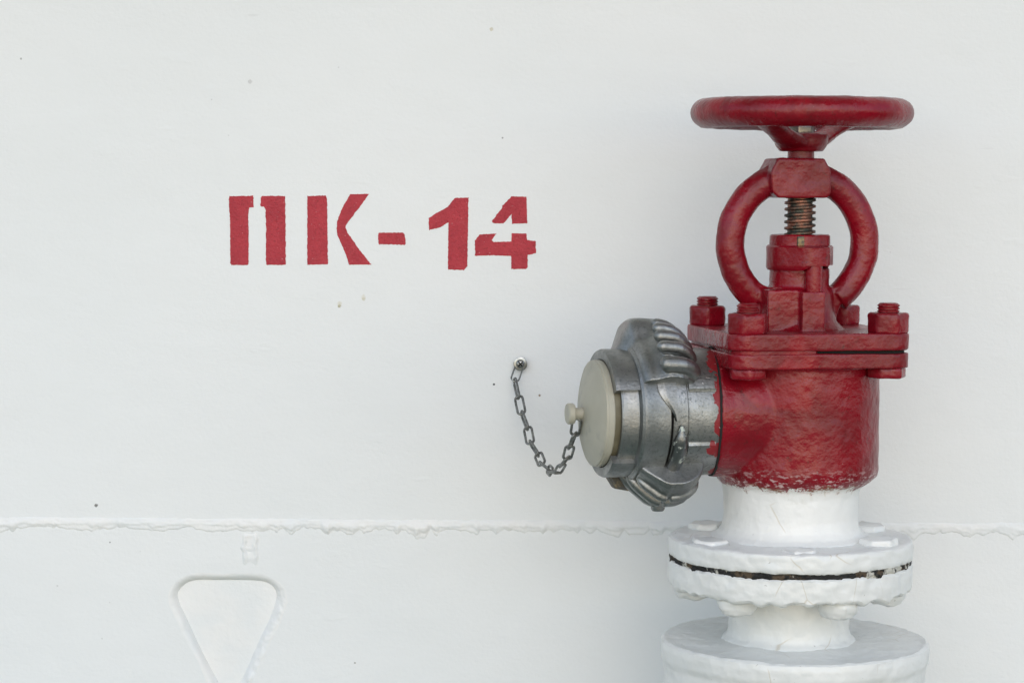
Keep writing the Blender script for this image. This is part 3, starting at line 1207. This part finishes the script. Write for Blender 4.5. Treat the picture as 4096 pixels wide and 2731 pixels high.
# ================================================================== PLUG
plug = thing("plug", "beige round plastic plug with a small knob closing the coupling mouth", "plug", (-0.7, 3.3, ZC), CA)
bm = new()
lathe(bm, [(0, 140), (36.8, 140), (37.0, 147.4), (0, 147.4)], 96, 'X')
part("plug_neck", bm, M['plastic_shaded'], plug)
bm = new()
lathe(bm, [(0, 147), (37.2, 147), (37.9, 147.8), (38.0, 151.2), (37.5, 151.9), (37.5, 153.2), (36.6, 153.8), (34.5, 154.6), (27, 156.8), (18, 159.0), (10, 160.4), (0, 161.2)], 128, 'X')
for v in bm.verts:
    v.co.x += 0.25 * nz(v.co, 0.05)
part("disc", bm, M['plastic'], plug, 30)
bm = new()
lathe(bm, [(0, 155), (4.6, 155), (4.2, 158), (4.2, 169), (0, 169)], 32, 'X')
part("knob_stem", bm, M['plastic'], plug)
bm = new()
lathe(bm, [(0, 167), (6.9, 167), (7.6, 168), (7.5, 171.2), (6.8, 172), (3, 172.4), (0, 172.4)], 48, 'X')
part("knob", bm, M['plastic'], plug, 30)

# ================================================================== SCREW
sc = at(2081.5, 1455, WALL_Y - 5)
screw = thing("screw", "bright cross-head screw holding the chain to the white wall", "screw", (sc.x, WALL_Y, sc.z))
bm = new()
lathe(bm, [(0, -0.5), (3, -0.5), (3, 4.6), (5.2, 4.6), (5.5, 5.0), (5.4, 5.5), (3.9, 5.9), (0, 5.9)], 48, 'Y')
part("washer", bm, M['zinc'], screw, 30)
bm = new()
lathe(bm, [(0, 5), (3.6, 5.3), (3.5, 6.3), (2.9, 7.2), (1.6, 7.7), (0, 7.8)], 40, 'Y')
part("head", bm, M['zinc'], screw, 50)
bm = new()
for a in (R(42), R(132)):
    c, s = math.cos(a), math.sin(a)
    L, W = 2.3, 0.62
    prism_y(bm, [(L * c - W * s, L * s + W * c), (-L * c - W * s, -L * s + W * c), (-L * c + W * s, -L * s - W * c), (L * c + W * s, L * s - W * c)],
            -7.95 if a < 1 else -7.93, -6.5)
part("cross_recess_shade", bm, M['dark'], screw)  # raised black cross; the shade of the recess is put into its colour

# ================================================================== CHAIN
DK = 400 / 1045
jpx = [(262, 200), (205, 365), (245, 545), (280, 710), (340, 865), (370, 1020), (450, 1140), (490, 1240), (556, 1292), (590, 1325),
       (655, 1332), (700, 1250), (752, 1180), (785, 1060), (832, 932), (858, 778)]
KNOB = Matrix.Rotation(CA, 3, 'Z') @ Vector((-165, 0, 0)) + Vector((-0.7, 3.3, 0))


def hang(pitch):
    y = WALL_Y - 3.0
    pts = []
    for k, (x, yy) in enumerate(jpx):
        px, py = 1980 + x * DK, 1380 + yy * DK
        if k:
            lo, hi = y - pitch, y
            for _ in range(40):
                mid = (lo + hi) / 2
                if (at(px, py, mid) - pts[-1]).length > pitch:
                    lo = mid
                else:
                    hi = mid
            y = hi
        pts.append(at(px, py, y))
    return pts


lo, hi = 12.0, 22.0
for _ in range(30):
    LP = (lo + hi) / 2
    if hang(LP)[-1].y < KNOB.y:
        hi = LP
    else:
        lo = LP
J = hang(LP)
chain = thing("chain", "thin grey steel link chain hanging from the wall screw to the plug knob", "chain", tuple(J[0]))


def link_mesh(length, width, wire, name):
    b = new()
    path = []
    hl, hw = (length - width) / 2, width / 2
    for k in range(13):
        a = R(-90 + 180 * k / 12)
        path.append(Vector((hl + hw * math.cos(a), hw * math.sin(a), 0)))
    for k in range(13):
        a = R(90 + 180 * k / 12)
        path.append(Vector((-hl + hw * math.cos(a), hw * math.sin(a), 0)))
    n = len(path)
    rows = []
    for i, p in enumerate(path):
        t = (path[(i + 1) % n] - path[i - 1]).normalized()
        u = Vector((0, 0, 1))
        w = t.cross(u)
        rows.append([b.verts.new(p + u * (wire * math.cos(2 * math.pi * q / 10)) + w * (wire * math.sin(2 * math.pi * q / 10))) for q in range(10)])
    for i in range(n):
        A, B = rows[i], rows[(i + 1) % n]
        for q in range(10):
            b.faces.new((A[q], B[q], B[(q + 1) % 10], A[(q + 1) % 10]))
    roughen(b, 0.12, 0.5)
    return mesh_of(name, b, 60)


me_link = link_mesh(LP + 1.9, 6.1, 1.0, "link")
me_loop = link_mesh(LP + 2.4, 6.4, 0.72, "wire_loop")
view = Vector((0, -1, 0))
for k in range(len(J) - 1):
    a, b = J[k], J[k + 1]
    t = (b - a).normalized()
    nrm = view - t * view.dot(t)
    nrm.normalize()
    side = t.cross(nrm)
    tw = R(90 - 22) if k % 2 else R(8)
    if k in (8, 14):
        tw = R(-12)
    if k == 10:
        tw = R(30)
    zax = nrm * math.cos(tw) + side * math.sin(tw)
    yax = zax.cross(t)
    m = Matrix((t, yax, zax)).transposed().to_4x4()
    o = add("link" if k else "wire_loop", me_link if k else me_loop, M['chain'] if k else M['zinc'], chain)
    o.rotation_euler = m.to_euler()
    o.location = ((a + b) / 2 - J[0]) * MM
